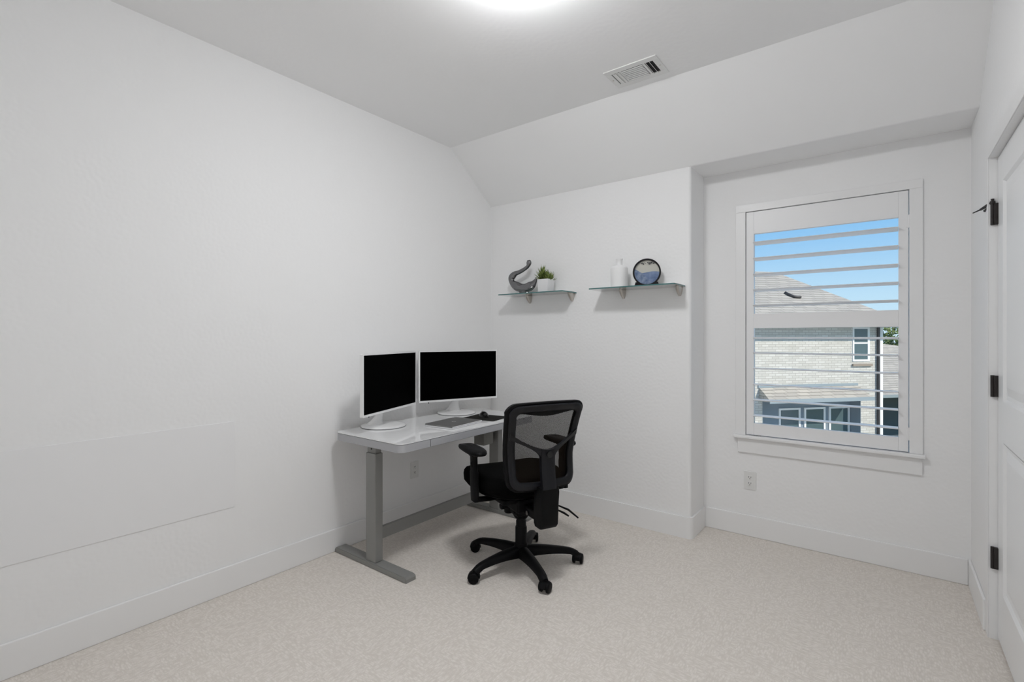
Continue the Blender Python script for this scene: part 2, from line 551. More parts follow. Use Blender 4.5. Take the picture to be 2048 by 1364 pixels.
for i in range(20):
    a = 2 * PI * i / 20
    c_, s_ = math.cos(a), math.sin(a)
    sec.append((LW / 2 * c_, LT / 2 * math.copysign(abs(s_) ** 0.8, s_)))
lv = MB().prism(sec, OX0 + 0.0015, OX1 - 0.0015, 'x').build('louver', 'shutter', sh, smooth=40)
zs = [1.897, 1.795, 1.693, 1.5935, 1.4945, 1.2865, 1.190, 1.090, 0.986, 0.8875, 0.785]
yc = (dy0 + dy1) / 2
lv.location = (0, yc, zs[0] - PZ0)
tilt = math.radians(-3.0)
lv.rotation_euler = (tilt, 0, 0)
for z in zs[1:]:
    copy_part(lv, sh, (0, yc, z - PZ0), (tilt, 0, 0))
for z in (1.93, 0.76):
    m = MB(); m.lathe([(0.0045, -0.035), (0.0045, 0.035)], (PX1 + 0.002, -0.008, z - PZ0), 12); m.box((PX1 - 0.010, -0.0065, z - PZ0 - 0.032), (PX1 + 0.010, -0.004, z - PZ0 + 0.032))
    m.build('hinge', 'shutter', sh, smooth=30)
MB().box((1.990, -0.009, -0.006), (2.012, 0.002, 0.0005), 0.001).build('magnet_catch', mat('catch', (0.3, 0.3, 0.3), 0.4), sh)

# ------------------------------------------------------------------ door
DF = 3.036   # face of the door
door = empty('door_1', (DF, DY1, 0))
struct(door, 'white two panel door with bronze hinges', 'door')
def dbox(name, y0, y1, z0, z1, mtl='door', x0=0.0, x1=0.035, bev=0.002):
    return MB().box((x0, y0, z0), (x1, y1, z1), bev).build(name, mtl, door)
W = DY1 - DY0
g = 0.003
dbox('stile', -0.118, -g, 0.012, DZ - 0.004); dbox('stile', -W + g, -W + 0.118, 0.012, DZ - 0.004)
rails = [(0.012, 0.235), (0.86, 1.03), (1.935, DZ - 0.004)]
for z0, z1 in rails: dbox('rail', -W + 0.118, -0.118, z0, z1)
def door_panel(z0, z1):
    y0, y1 = -W + 0.118, -0.118
    rings = []
    for ins, x in ((0, 0.0), (0.010, 0.009), (0.026, 0.011), (0.062, 0.003), (0.064, 0.003)):
        rings.append([(x, y0 + ins, z0 + ins), (x, y1 - ins, z0 + ins), (x, y1 - ins, z1 - ins), (x, y0 + ins, z1 - ins)])
    mm = MB(); mm.loft(rings, caps=False)
    mm.faces([rings[-1][0], rings[-1][1], rings[-1][2], rings[-1][3]], [(0, 1, 2, 3)])
    mm.box((0.014, y0, z0), (0.033, y1, z1))
    mm.build('panel', 'door', door)
door_panel(0.235, 0.86); door_panel(1.03, 1.935)
for z in (1.819, 1.084, 0.350):
    h = empty('hinge', (0, 0, 0)); h.parent = door
    m = MB()
    m.lathe([(0.0068, -0.046), (0.0068, 0.046)], (-0.017, -0.006, z), 14)
    m.box((-0.017, -0.003, z - 0.045), (0.0, 0.0005, z + 0.045), 0.0008)
    m.box((-0.014, -0.016, z - 0.045), (0.0, -0.0065, z + 0.045), 0.0008)
    COL.objects.unlink(h); bpy.data.objects.remove(h)
    hb = m.build('hinge', 'bronze', door, smooth=40)
    for q in (-0.0465, 0.0465):
        pass
    if z > 1.8:
        m = MB()
        m.lathe([(0.009, 0.046), (0.009, 0.056)], (-0.017, -0.006, z), 12)
        m.lathe([(0.004, 0.056), (0.006, 0.066)], (-0.017, -0.006, z), 10)
        pts = [(-0.017, -0.006, z + 0.051), (-0.030, 0.03, z + 0.046), (-0.046, 0.07, z + 0.040)]
        m.tube(pts, [0.008, 0.007, 0.005], 8)
        m.tube([(-0.046, 0.07, z + 0.040), (-0.066, 0.115, z + 0.037)], [0.0032, 0.0026], 8)
        m.tube([(-0.024, 0.02, z + 0.034), (-0.034, 0.055, z + 0.030)], [0.006, 0.006], 8)
        st = m.build('hinge_pin_stop', 'bronze', hb, smooth=40)
# jamb lining and casing
m = MB()
m.box((XR, DY1 - 0.0005, 0), (XR + T, DY1 + 0.0005, DZ))
jb = MB().box((XR - 0.004, DY1, 0), (XR, DY1 + 0.060, DZ + 0.06), 0.0015).build('trim_1', 'trim')
m.bm.free()
struct(jb, 'flat white door casing strip beside the bronze hinges', 'trim')
jh = MB().box((XR - 0.004, DY0 - 0.06, DZ), (XR, DY1, DZ + 0.060), 0.0015).build('trim_2', 'trim')
struct(jh, 'flat white casing strip above the door', 'trim')
st_ = MB().box((DF + 0.036, DY0, 0.0), (XR + T, DY1, DZ), 0).build('trim_3', 'trim')
struct(st_, 'white door frame lining behind the closed door', 'trim')

# ------------------------------------------------------------------ ceiling light and register
LC = (1.556, -1.719)
cl = empty('ceiling_light', (LC[0], LC[1], H))
tag(cl, 'round flush mount ceiling light with a glowing white glass bowl', 'ceiling light')
MB().lathe([(0.182, 0.0), (0.186, -0.003), (0.186, -0.026), (0.180, -0.031), (0.168, -0.031), (0.166, -0.012)], seg=48).build('mounting_ring', 'plastic_white', cl, smooth=40)  # ring shaped wider than the bowl to block its glow from the ceiling
pr_ = [(0.166 * math.cos(a), -0.026 - 0.078 * math.sin(a)) for a in [PI / 2 * i / 8 for i in range(9)]]
pr_[-1] = (0.002, pr_[-1][1])
MB().lathe(pr_, seg=28).build('glass_bowl', 'lamp_glass', cl, smooth=60)
VX0, VX1, VY0, VY1 = 1.420, 1.716, -0.752, -0.548
vent = empty('ceiling_register', ((VX0 + VX1) / 2, (VY0 + VY1) / 2, H))
tag(vent, 'white three way ceiling air register beside the sloped ceiling', 'air vent')
hx, hy = (VX1 - VX0) / 2, (VY1 - VY0) / 2
ix, iy = hx - 0.030, hy - 0.040
m = MB()
m.box((-hx, -hy, -0.006), (hx, -iy, 0.0), 0.002); m.box((-hx, iy, -0.006), (hx, hy, 0.0), 0.002)
m.box((-hx, -iy, -0.006), (-ix, iy, 0.0)); m.box((ix, -iy, -0.006), (hx, iy, 0.0))
m.box((-0.072, -iy, -0.005), (-0.060, iy, 0)); m.box((0.060, -iy, -0.005), (0.072, iy, 0))
m.build('frame', 'plastic_white', vent)
MB().box((-ix, -iy, -0.0012), (ix, iy, -0.0002)).build('duct_shade', 'void', vent)  # flat dark sheet paints the shade inside the duct opening
def blade(cx, cy, lx, ly, ang, axis):
    mt_ = Matrix.Translation((cx, cy, -0.006)) @ Matrix.Rotation(ang, 4, axis)
    return MB().box((-lx, -ly, -0.0009), (lx, ly, 0.0009), mtx=mt_).build('blade', 'plastic_white', vent)
for i in range(7):
    blade(0, -iy + 0.010 + i * (2 * iy - 0.02) / 6, 0.058, 0.0076, math.radians(8), 'X')
for i in range(2):
    blade(0.079 + i * 0.020, 0, 0.008, iy - 0.002, math.radians(58), 'Y')
for i in range(2):
    blade(-0.082 - i * 0.019, 0, 0.0125, iy - 0.002, math.radians(14), 'Y')
for sx in (-1, 1):
    m = MB(); m.lathe([(0.004, -0.0075), (0.004, -0.006)], (sx * (hx - 0.014), 0, 0), 10); m.build('screw', 'nickel', vent)

# ------------------------------------------------------------------ wall cover panel and outlets
wc = MB().box((0.0, -3.25, 0.426), (0.0035, -2.053, 0.8625), 0.0012).build('wall_cover_panel', 'cover')
tag(wc, 'large flat white rectangular cover panel low on the left wall', 'panel')

def outlet(loc, rz, label):
    r = empty('wall_outlet', loc, rz)
    tag(r, label, 'outlet', 'white duplex wall outlets')
    m = MB(); m.prism(rrect(-0.036, -0.058, 0.036, 0.058, 0.005, 4), -0.005, 0.0, 'y'); m.build('cover_plate', 'plastic_white', r)
    for z in (0.0195, -0.0195):
        f_ = MB().prism(rrect(-0.0165, z - 0.0135, 0.0165, z + 0.0135, 0.007, 5), -0.0068, -0.0045, 'y').build('receptacle', 'plastic_white', r)
        m = MB()
        m.box((-0.0075, -0.0072, z - 0.001), (-0.005, -0.0066, z + 0.008)); m.box((0.005, -0.0072, z - 0.001), (0.0075, -0.0066, z + 0.007))
        m.lathe([(0.0026, -0.0072), (0.0026, -0.0066)], (0, 0, z - 0.0075), 10, 'y')
        m.build('slots', 'slot', f_)
    return r
outlet((1.951, DW, 0.361), 0.0, 'white duplex power outlet on the wall below the window')
outlet((0.0, -0.846, 0.355), PI / 2, 'white duplex power outlet low on the wall under the desk')

# ------------------------------------------------------------------ standing desk
DK = empty('standing_desk', (0.352, -0.905, 0))
tag(DK, 'height adjustable desk with white glass top and grey steel legs', 'desk')
tx0, tx1, ty0, ty1 = -0.295, 0.298, -0.610, 0.610
ZT = 0.735
o = MB(); o.prism(rrect(tx0, ty0, tx1, ty1, 0.045), ZT - 0.006, ZT, 'z'); o.build('glass_top', 'desk_glass', DK)
o = MB(); o.prism(rrect(tx0 + 0.003, ty0 + 0.003, tx1 - 0.003, ty1 - 0.003, 0.043), ZT - 0.0085, ZT - 0.006, 'z'); o.build('shadow_gap', 'seam', DK)
# apron with a drawer in the front
apr = rrect(tx0, ty0, tx1, ty1, 0.045)
o = MB(); o.prism(apr, ZT - 0.0485, ZT - 0.0085, 'z'); o.build('apron', 'desk_apron', DK, smooth=30)
dr = MB().box((tx1 - 0.004, -0.398, ZT - 0.0475), (tx1 + 0.0022, 0.398, ZT - 0.0095), 0.0012).build('drawer', 'desk_apron', DK)
MB().box((tx1 - 0.004, -0.4005, ZT - 0.0483), (tx1 + 0.0006, 0.4005, ZT - 0.009)).build('drawer_gap', 'seam', dr)
LY = 0.545
lx0, lx1 = -0.048, 0.037
for s in (-1, 1):
    y = s * LY
    l = MB(); l.box((lx0, y - 0.026, 0.030), (lx1, y + 0.026, 0.640), 0.004); lg = l.build('leg', 'desk_steel', DK)
    MB().box((lx0 + 0.006, y - 0.020, 0.640), (lx1 - 0.006, y + 0.020, ZT - 0.0485), 0.003).build('inner_column', 'desk_steel', lg)
    m = MB(); m.lathe([(0.0055, -0.0008), (0.0055, 0.0008)], (lx0 + 0.042, y - 0.0203, 0.663), 12, 'y'); m.build('bolt_hole', 'slot', lg)
    # foot with rounded ends
    prof = [(-0.340, 0.0), (0.303, 0.0), (0.303, 0.018), (0.296, 0.027), (0.285, 0.030), (-0.322, 0.030), (-0.333, 0.027), (-0.340, 0.018)]
    f_ = MB(); f_.prism(prof, y - 0.036, y + 0.036, 'y')
    bmesh.ops.bevel(f_.bm, geom=[e_ for e_ in f_.bm.edges if abs(e_.verts[0].co.y - e_.verts[1].co.y) < 1e-6], offset=0.004, segments=2, affect='EDGES')
    f_.build('foot', 'desk_steel', DK)
MB().box((-0.032, -LY + 0.026, 0.130), (-0.010, LY - 0.026, 0.200), 0.003).build('crossbar', 'desk_steel', DK)
MB().box((-0.062, 0.365, 0.520), (0.032, 0.470, ZT - 0.0485), 0.004).build('motor_box', mat('grey motor housing', (0.17, 0.17, 0.155), 0.5), DK)
m = MB(); m.box((0.05, 0.47, 0.655), (0.10, 0.53, ZT - 0.0485), 0.004); m.tube([(0.10, 0.49, 0.675), (0.125, 0.50, 0.668), (0.135, 0.535, 0.685)], 0.005, 8)
m.build('cable_clip', 'black', DK)

# ------------------------------------------------------------------ monitors
def monitor(loc, rz, label):
    r = empty('computer_monitor', loc, rz)
    tag(r, label, 'monitor', 'monitors on the white desk')
    w, h, zb = 0.3065, 0.362, 0.100
    fy = -0.060
    b = MB(); b.prism(rrect(-w, zb, w, zb + h, 0.004, 3), fy, fy + 0.020, 'y'); hs = b.build('housing', 'mon_white', r)
    # back bulge
    rings = []
    for t, ins in ((0.020, 0.03), (0.034, 0.06), (0.040, 0.10)):
        rings.append([(x, fy + t, z) for x, z in rrect(-w + ins, zb + ins, w - ins, zb + h - ins, 0.02, 4)])
    b = MB(); b.loft(rings); b.build('rear_shell', 'mon_white', r, smooth=40)
    MB().prism(rrect(-w + 0.0095, zb + 0.0135, w - 0.0095, zb + h - 0.0095, 0.001, 2), fy - 0.0006, fy + 0.001, 'y').build('screen', 'screen', r)
    # stand: flared neck and round foot
    MB().lathe([(0.128, 0.0), (0.138, 0.003), (0.138, 0.008), (0.130, 0.012), (0.10, 0.0135), (0.003, 0.0145)], seg=48).build('foot', 'mon_white', r, smooth=50)
    MB().lathe([(0.136, 0.0002), (0.1385, 0.0030)], seg=48, caps=False).build('foot_pad', 'seam', r)
    rings = []
    for i in range(17):
        t = i / 16
        z = 0.009 + t * 0.165
        k = (1 - t) ** 5
        a_, b_ = 0.027 + 0.040 * k, 0.017 + 0.036 * k
        y = 0.066 - 0.085 * t ** 0.9
        rings.append([(a_ * math.cos(2 * PI * j / 24), y + b_ * math.sin(2 * PI * j / 24), z) for j in range(24)])
    b = MB(); b.loft(rings); b.build('neck', 'mon_white', r, smooth=50)
    m = MB(); m.lathe([(0.004, -0.004), (0.004, 0.004)], (-w + 0.075, fy + 0.012, zb - 0.004), 10); m.build('menu_button', 'slot', r)
    return r
monitor((0.146, -1.228, ZT), math.radians(109.5), 'white framed monitor with black screen nearer the desk end, angled inward')
monitor((0.146, -0.572, ZT), math.radians(67.1), 'white framed monitor with black screen nearer the shelf wall')

# ------------------------------------------------------------------ laptop, mouse pad, mouse
lp = empty('laptop', (0.452, -0.915, ZT), math.radians(5))
tag(lp, 'closed silver laptop lying on the white desk', 'laptop')
MB().prism(rrect(-0.112, -0.154, 0.112, 0.154, 0.010, 5), 0.0015, 0.0090, 'z').build('base', 'silver_light', lp)
MB().prism(rrect(-0.110, -0.152, 0.110, 0.152, 0.010, 5), 0.0090, 0.0105, 'z').build('lid_gap', 'seam', lp)
m = MB(); m.loft([[(x, y, 0.0105) for x, y in rrect(-0.112, -0.154, 0.112, 0.154, 0.010, 5)], [(x, y, 0.0145) for x, y in rrect(-0.112, -0.154, 0.112, 0.154, 0.010, 5)], [(x, y, 0.0165) for x, y in rrect(-0.109, -0.151, 0.109, 0.151, 0.009, 5)]])
ld = m.build('lid', 'silver', lp)
MB().box((0.1085, -0.150, 0.0106), (0.1128, 0.150, 0.0150), 0.001).build('edge_highlight', 'silver_light', lp)  # pale strip paints the highlight along the lid's front
MB().lathe([(0.013, 0.0164), (0.013, 0.0168), (0.011, 0.0168), (0.011, 0.0165)], (0.0, 0.0, 0), 28, caps=False).build('emblem', 'silver_light', ld)
for sx in (-1, 1):
    for sy in (-1, 1):
        m = MB(); m.lathe([(0.006, 0.0), (0.006, 0.0016)], (sx * 0.09, sy * 0.13, 0), 10); m.build('rubber_foot', 'slot', lp)

mp = MB().prism(rrect(-0.125, -0.105, 0.125, 0.105, 0.012, 5), 0.0, 0.003, 'z').build('mouse_pad', 'rubber', loc=(0.452, -0.600, ZT))
mp.rotation_euler = (0, 0, math.radians(8))
tag(mp, 'thin black mouse pad between the laptop and desk end', 'mouse pad')
ms = empty('computer_mouse', (0.425, -0.590, ZT + 0.003), math.radians(150))
tag(ms, 'small black computer mouse sitting on the mouse pad', 'mouse')
rings = []
for i in range(11):
    t = i / 10
    x = -0.055 + 0.11 * t
    s_ = math.sin(PI * (0.06 + 0.88 * t)) ** 0.55
    hgt = (0.038 - 0.012 * t) * s_ + 0.004
    wd = 0.031 * s_
    rings.append([(x, wd * math.cos(a), 0.001 + max(0, hgt * math.sin(a))) for a in [PI * j / 10 for j in range(11)]])
m = MB(); m.loft(rings); m.build('shell', 'black_gloss', ms, smooth=50)
m = MB(); m.lathe([(0.009, -0.004), (0.009, 0.004)], (0.028, 0, 0.029), 14, 'y'); m.build('scroll_wheel', 'steel', ms, smooth=40)

# ------------------------------------------------------------------ office chair  (local: +x forward, +y left)
CH = empty('office_chair', (1.003, -0.94, 0), math.radians(153.8))
tag(CH, 'black mesh back office chair with arms on five star base', 'chair')
# five star base; arms at world angle -175.8 + 72k, chair turned 153.8
a0 = math.radians(-175.8 - 153.8)
MB().lathe([(0.030, 0.050), (0.046, 0.056), (0.046, 0.100), (0.036, 0.115), (0.034, 0.128)], seg=32).build('hub', 'black', CH, smooth=40)
def base_arm():
    rings = []
    for i in range(13):
        t = i / 12
        x = 0.035 + 0.292 * t
        zc = 0.112 - 0.032 * t * t - (0.012 * max(0, t - 0.88) / 0.12)
        top = zc
        bot = 0.056 + 0.014 * math.sin(PI * min(t, 1) * 0.9) - 0.004 * t
        bot = min(bot, top - 0.022)
        if t > 0.85: bot = 0.050
        wd = 0.031 - 0.009 * t
        if t > 0.95: wd *= 0.85
        rings.append([(x, -wd, bot), (x, wd, bot), (x, wd * 0.95, top - 0.012), (x, wd * 0.55, top - 0.001), (x, 0, top + 0.001), (x, -wd * 0.55, top - 0.001), (x, -wd * 0.95, top - 0.012)])
    m = MB(); m.loft(rings)
    return m.build('base_leg', 'black', CH, smooth=50)
ba = base_arm()
def caster(k, ang):
    st = MB()
    st.lathe([(0.009, 0.040), (0.009, 0.062)], seg=10)
    hood = []
    for i in range(9):
        a = PI * (0.02 + 0.98 * i / 8)
        hood.append((0.033 * math.cos(a), 0.026 + 0.033 * math.sin(a)))
    st.prism(hood, -0.016, 0.016, 'y')
    c = st.build('caster', 'black', CH, smooth=40)
    for s in (-1, 1):
        m = MB()
        y0 = s * 0.014; y1 = s * 0.030
        m.lathe([(0.006, y1 * 1.02), (0.020, y1), (0.026, y1 - s * 0.002), (0.0285, y1 - s * 0.006), (0.0285, y0 + s * 0.002), (0.024, y0)], (0, 0, 0.0285), 24, 'y')
        m.build('wheel', 'black', c, smooth=40)
    return c
swv = [0.6, 2.4, -0.9, 1.2, 0.2]
for k in range(5):
    a = a0 + k * 2 * PI / 5
    if k == 0: ba.rotation_euler = (0, 0, a)
    else: copy_part(ba, CH, None, (0, 0, a))
    c = caster(k, a)
    off = 0.012
    c.location = (0.325 * math.cos(a), 0.325 * math.sin(a), 0)
    c.rotation_euler = (0, 0, a + swv[k])
MB().lathe([(0.033, 0.110), (0.033, 0.215), (0.030, 0.222)], seg=28).build('gas_lift_cover', 'black', CH, smooth=40)
MB().lathe([(0.0285, 0.215), (0.0285, 0.252), (0.026, 0.256), (0.026, 0.335)], seg=28).build('gas_lift', 'black', CH, smooth=40)
# mechanism
m = MB()
m.box((-0.125, -0.085, 0.335), (0.135, 0.085, 0.410), 0.012)
m.box((-0.10, -0.16, 0.385), (0.10, 0.16, 0.412), 0.006)
m.box((-0.06, -0.05, 0.290), (0.05, 0.05, 0.335), 0.010)
m.box((-0.25, -0.045, 0.335), (-0.11, 0.045, 0.385), 0.008)
m.lathe([(0.034, 0.268), (0.040, 0.275), (0.070, 0.335), (0.085, 0.350)], (0.0, 0, 0), 20)
mech = m.build('tilt_mechanism', 'black', CH)
m = MB(); m.lathe([(0.012, 0.066), (0.020, 0.070), (0.020, 0.105), (0.016, 0.108)], (0.045, 0, 0.335), 16, 'y'); m.build('tension_knob', 'black', mech, smooth=40)
m = MB(); m.lathe([(0.022, 0.27), (0.026, 0.275), (0.026, 0.305), (0.024, 0.308)], (0.10, 0.03, 0.0), 18); m.build('tension_knob', 'black', mech, smooth=40)
for bx_, bz_ in ((-0.075, 0.352), (-0.16, 0.352)):
    m = MB(); m.lathe([(0.010, 0.046), (0.012, 0.078 if bx_ > -0.1 else 0.050)], (bx_, 0, bz_), 14, 'y'); m.build('pivot_bolt', 'steel', mech, smooth=40)
def lever(pts, name='control_lever'):
    m = MB(); m.tube(pts, [0.005, 0.005, 0.008, 0.006], 10, flat=(1.6, 0.7)); m.build(name, 'black', mech, smooth=40)
lever([(-0.06, -0.07, 0.355), (-0.09, -0.17, 0.345), (-0.13, -0.235, 0.315), (-0.17, -0.275, 0.275)])
lever([(-0.11, -0.07, 0.350), (-0.13, -0.14, 0.338), (-0.16, -0.185, 0.315), (-0.18, -0.205, 0.300)])
# seat
def pillow(outline, layers):
    rings = []
    for z, s, dx in layers:
        rings.append([(x * s + dx, y * s, z + dz(x * s, y * s, z)) for x, y in outline])
    m = MB(); m.loft(rings)
    return m
def dz(x, y, z):
    d = 0.0
    if x > 0.12: d -= 1.1 * (x - 0.12) ** 2       # waterfall front
    if x < -0.16: d += 1.0 * (x + 0.16) ** 2
    d += 0.18 * y * y
    return d
seat_o = []
for i in range(48):
    a = 2 * PI * i / 48
    c_, s_ = math.cos(a), math.sin(a)
    p = 0.46 if c_ > 0 else 0.46 + 0.30 * min(1, -c_ * 2)
    seat_o.append(((0.262 if c_ > 0 else 0.250) * math.copysign(abs(c_) ** p, c_), (0.266 - 0.008 * c_ if c_ > 0 else 0.266 + 0.038 * c_) * math.copysign(abs(s_) ** p, s_)))
SX = 0.080
m = pillow(seat_o, [(0.415, 0.80, SX), (0.422, 0.92, SX), (0.445, 0.99, SX), (0.480, 1.0, SX), (0.502, 0.985, SX), (0.518, 0.94, SX), (0.525, 0.85, SX), (0.524, 0.6, SX), (0.518, 0.3, SX), (0.516, 0.05, SX)])
m.build('seat', 'black_fabric', CH, smooth=60)
m = pillow(seat_o, [(0.392, 0.56, SX), (0.397, 0.68, SX), (0.414, 0.86, SX), (0.424, 0.90, SX)])
m.build('seat_shell', 'black', CH, smooth=50)
# armrests
for s in (1, -1):
    m = MB()
    pts = [(0.02, s * 0.10, 0.405), (0.01, s * 0.20, 0.402), (0.0, s * 0.268, 0.410), (-0.004, s * 0.284, 0.430)]
    m.tube(pts, [0.022, 0.022, 0.022, 0.022], 12, flat=(1.5, 0.55))
    rings = []
    for z, xx, wx, wy in ((0.405, -0.004, 0.030, 0.014), (0.46, 0.0, 0.032, 0.016), (0.56, 0.008, 0.031, 0.016), (0.565, 0.008, 0.027, 0.0135), (0.64, 0.014, 0.028, 0.0135), (0.655, 0.015, 0.040, 0.026), (0.662, 0.016, 0.044, 0.028)):
        rings.append([(xx + x, s * 0.284 + y, z) for x, y in rrect(-wx, -wy, wx, wy, wy * 0.6, 3)])
    m.loft(rings)
    ar = m.build('armrest', 'black', CH, smooth=45)
    po = []
    for i in range(32):
        a = 2 * PI * i / 32
        c_, s_ = math.cos(a), math.sin(a)
        wd = 0.047 - 0.008 * c_
        po.append((0.156 * math.copysign(abs(c_) ** 0.75, c_), wd * math.copysign(abs(s_) ** 0.75, s_)))
    rings = []
    for z, q in ((0.660, 0.80), (0.664, 0.94), (0.673, 1.0), (0.684, 0.98), (0.690, 0.90), (0.692, 0.6), (0.692, 0.1)):
        rings.append([(0.052 + x * q, s * 0.282 + y * q, z - 0.35 * max(0, x - 0.05) ** 2 * 6 * 0.5) for x, y in po])
    mm = MB(); mm.loft(rings); mm.build('arm_pad', 'black', ar, smooth=50)
    mm = MB(); mm.box((0.0, s * 0.284 - 0.018, 0.585), (0.022, s * 0.284 + 0.018, 0.612), 0.003); mm.build('height_button', 'black', ar)
# backrest
X0, BTOP, BBOT, ZTB, ZBB, KC = 0.222, 0.085, 0.022, 0.960, 0.496, 0.32
ZL = ZBB + 0.36 * (ZTB - ZBB)
def boff(z):
    if z > ZL:
        t = (z - ZL) / (ZTB - ZL); return BTOP * t ** 1.4
    t = (ZL - z) / (ZL - ZBB); return BBOT * t ** 1.6
def S(y, z, out=0.0):
    """point on the back surface; out = distance behind it"""
    return Vector((-(X0 + boff(z)) + KC * y * y - out, y, z))
def hw(z):
    if z > ZL:
        t = (z - ZL) / (ZTB - ZL); return 0.208 + 0.024 * t
    t = (ZL - z) / (ZL - ZBB); return 0.208 - 0.006 * t
# closed loop of (y,z) round the frame, inset by i
def loop(ins, n_side=14, rc_t=0.058, rc_b=0.060):
    pts = []
    zt, zb_ = ZTB - ins, ZBB + ins
    rt, rb = max(0.012, rc_t - ins * 0.6), max(0.012, rc_b - ins * 0.6)
    for i in range(n_side):   # left side going up
        z = zb_ + rb + (zt - rt - zb_ - rb) * i / (n_side - 1)
        pts.append((hw(z) - ins, z))
    y_t = hw(zt) - ins
    for i in range(1, 7):
        a = PI / 2 * i / 7
        pts.append((y_t - rt + rt * math.cos(a), zt - rt + rt * math.sin(a)))
    for i in range(15):
        t = i / 14
        y = (y_t - rt) * (1 - 2 * t)
        pts.append((y, zt + 0.004 * (1 - (2 * t - 1) ** 2)))
    for i in range(1, 7):
        a = PI / 2 + PI / 2 * i / 7
        pts.append((-y_t + rt + rt * math.cos(a), zt - rt + rt * math.sin(a)))
    for i in range(n_side):
        z = zt - rt - (zt - rt - zb_ - rb) * i / (n_side - 1)
        pts.append((-hw(z) + ins, z))
    y_b = hw(zb_) - ins
    for i in range(1, 7):
        a = PI + PI / 2 * i / 7
        pts.append((-y_b + rb + rb * math.cos(a), zb_ + rb + rb * math.sin(a)))
    for i in range(13):
        t = i / 12
        pts.append((-(y_b - rb) * (1 - 2 * t), zb_ - 0.006 * (1 - (2 * t - 1) ** 2)))
    for i in range(1, 7):
        a = 1.5 * PI + PI / 2 * i / 7
        pts.append((y_b - rb + rb * math.cos(a), zb_ + rb + rb * math.sin(a)))
    return pts
def frame_ring(ins0, ins1, out0, out1, bev=0.006):
    loops = []
    for ins, out in ((ins0 + bev, out0), (ins0, out0 + bev * (1 if out1 > out0 else -1)), (ins0, out1 - bev), (ins0 + bev, out1), (ins1 - bev, out1), (ins1, out1 - bev), (ins1, out0 + bev), (ins1 - bev, out0)):
        loops.append([S(y, z, out) for y, z in loop(ins)])
    n = len(loops[0])
    rings = [[l[i] for l in loops] for i in range(n)]
    m = MB(); m.loft(rings, closed_path=True)
    return m
back = frame_ring(0.0, 0.042, -0.022, 0.012).build('backrest', 'black', CH, smooth=50)
frame_ring(0.012, 0.050, 0.010, 0.027).build('rear_frame', 'black_rear', back, smooth=50)
# a thicker top bar, drooping into the mesh
ys_ = [-0.185 + 0.37 * i / 20 for i in range(21)]
def slab(ys, zlo, zhi, nz, o0, o1):
    rings_f = []
    for y in ys:
        zl, zh = zlo(y), zhi(y)
        a_ = o0(y) if callable(o0) else o0
        b_ = o1(y) if callable(o1) else o1
        rings_f.append([S(y, zl + (zh - zl) * k / nz, a_) for k in range(nz + 1)] + [S(y, zl + (zh - zl) * k / nz, b_) for k in range(nz, -1, -1)])
    m = MB(); m.loft(rings_f)
    return m
slab(ys_, lambda y: 0.897 - 0.010 * math.cos(y / 0.185 * PI), lambda y: 0.925, 4, -0.008, 0.010).build('top_pad', 'black', back, smooth=50)
# mesh cloth
my = 24; mz = 24
V, Fc = [], []
for i in range(mz + 1):
    z = 0.520 + 0.415 * i / mz
    for j in range(my + 1):
        y = (hw(z) - 0.030) * (-1 + 2 * j / my)
        V.append(S(y, z, -0.004))
for i in range(mz):
    for j in range(my):
        a = i * (my + 1) + j
        Fc.append((a, a + 1, a + my + 2, a + my + 1))
MB().faces(V, Fc).build('mesh_cloth', 'mesh', back, smooth=60)
# Y shaped spine
PW = 0.037
def up_z(y):
    t = min(1.0, abs(y) / 0.200)
    return 0.716 + 0.088 * t ** 1.6
def lo_arm(y):
    t = (abs(y) - PW) / (0.200 - PW)
    return 0.672 + 0.100 * t ** 0.62
def so(y): return 0.060 - 0.050 * max(0.0, (abs(y) - 0.03) / 0.17)
def si(y): return so(y) + 0.020
sp = slab([-PW - 0.003 + 2 * (PW + 0.003) * i / 10 for i in range(11)], lambda y: 0.515, up_z, 8, so, lambda y: si(y) + 0.003).build('spine', 'black_rear', back, smooth=40)
for s in (1, -1):
    slab([s * (PW + (0.200 - PW) * i / 14) for i in range(15)], lo_arm, up_z, 3, so, si).build('spine_arm', 'black_rear', sp, smooth=40)
pk = S(0.0, 0.693, 0.083)
m = MB(); m.lathe([(0.017, -0.012), (0.016, -0.004), (0.012, 0.004), (0.008, 0.006)], (pk.x, pk.y, pk.z), 20, 'x')
m.build('spine_bolt', 'black_gloss', sp, smooth=40)
# bar cover below
rings = []
for z, x0, x1, w_ in ((0.300, -0.275, -0.245, 0.040), (0.308, -0.297, -0.232, 0.050), (0.325, -0.308, -0.225, 0.053), (0.44, -0.312, -0.228, 0.055), (0.495, -0.318, -0.238, 0.055), (0.520, -0.320, -0.250, 0.050)):
    rings.append([(x, y - 0.006, z) for x, y in rrect(x0, -w_, x1, w_, 0.010, 3)])
m = MB(); m.loft(rings); m.build('back_bar_cover', 'black', CH, smooth=45)
m = MB(); m.lathe([(0.010, -0.085), (0.012, -0.066), (0.012, -0.060)], (-0.25, 0, 0.475), 14, 'y'); m.build('back_height_knob', 'black', CH, smooth=40)

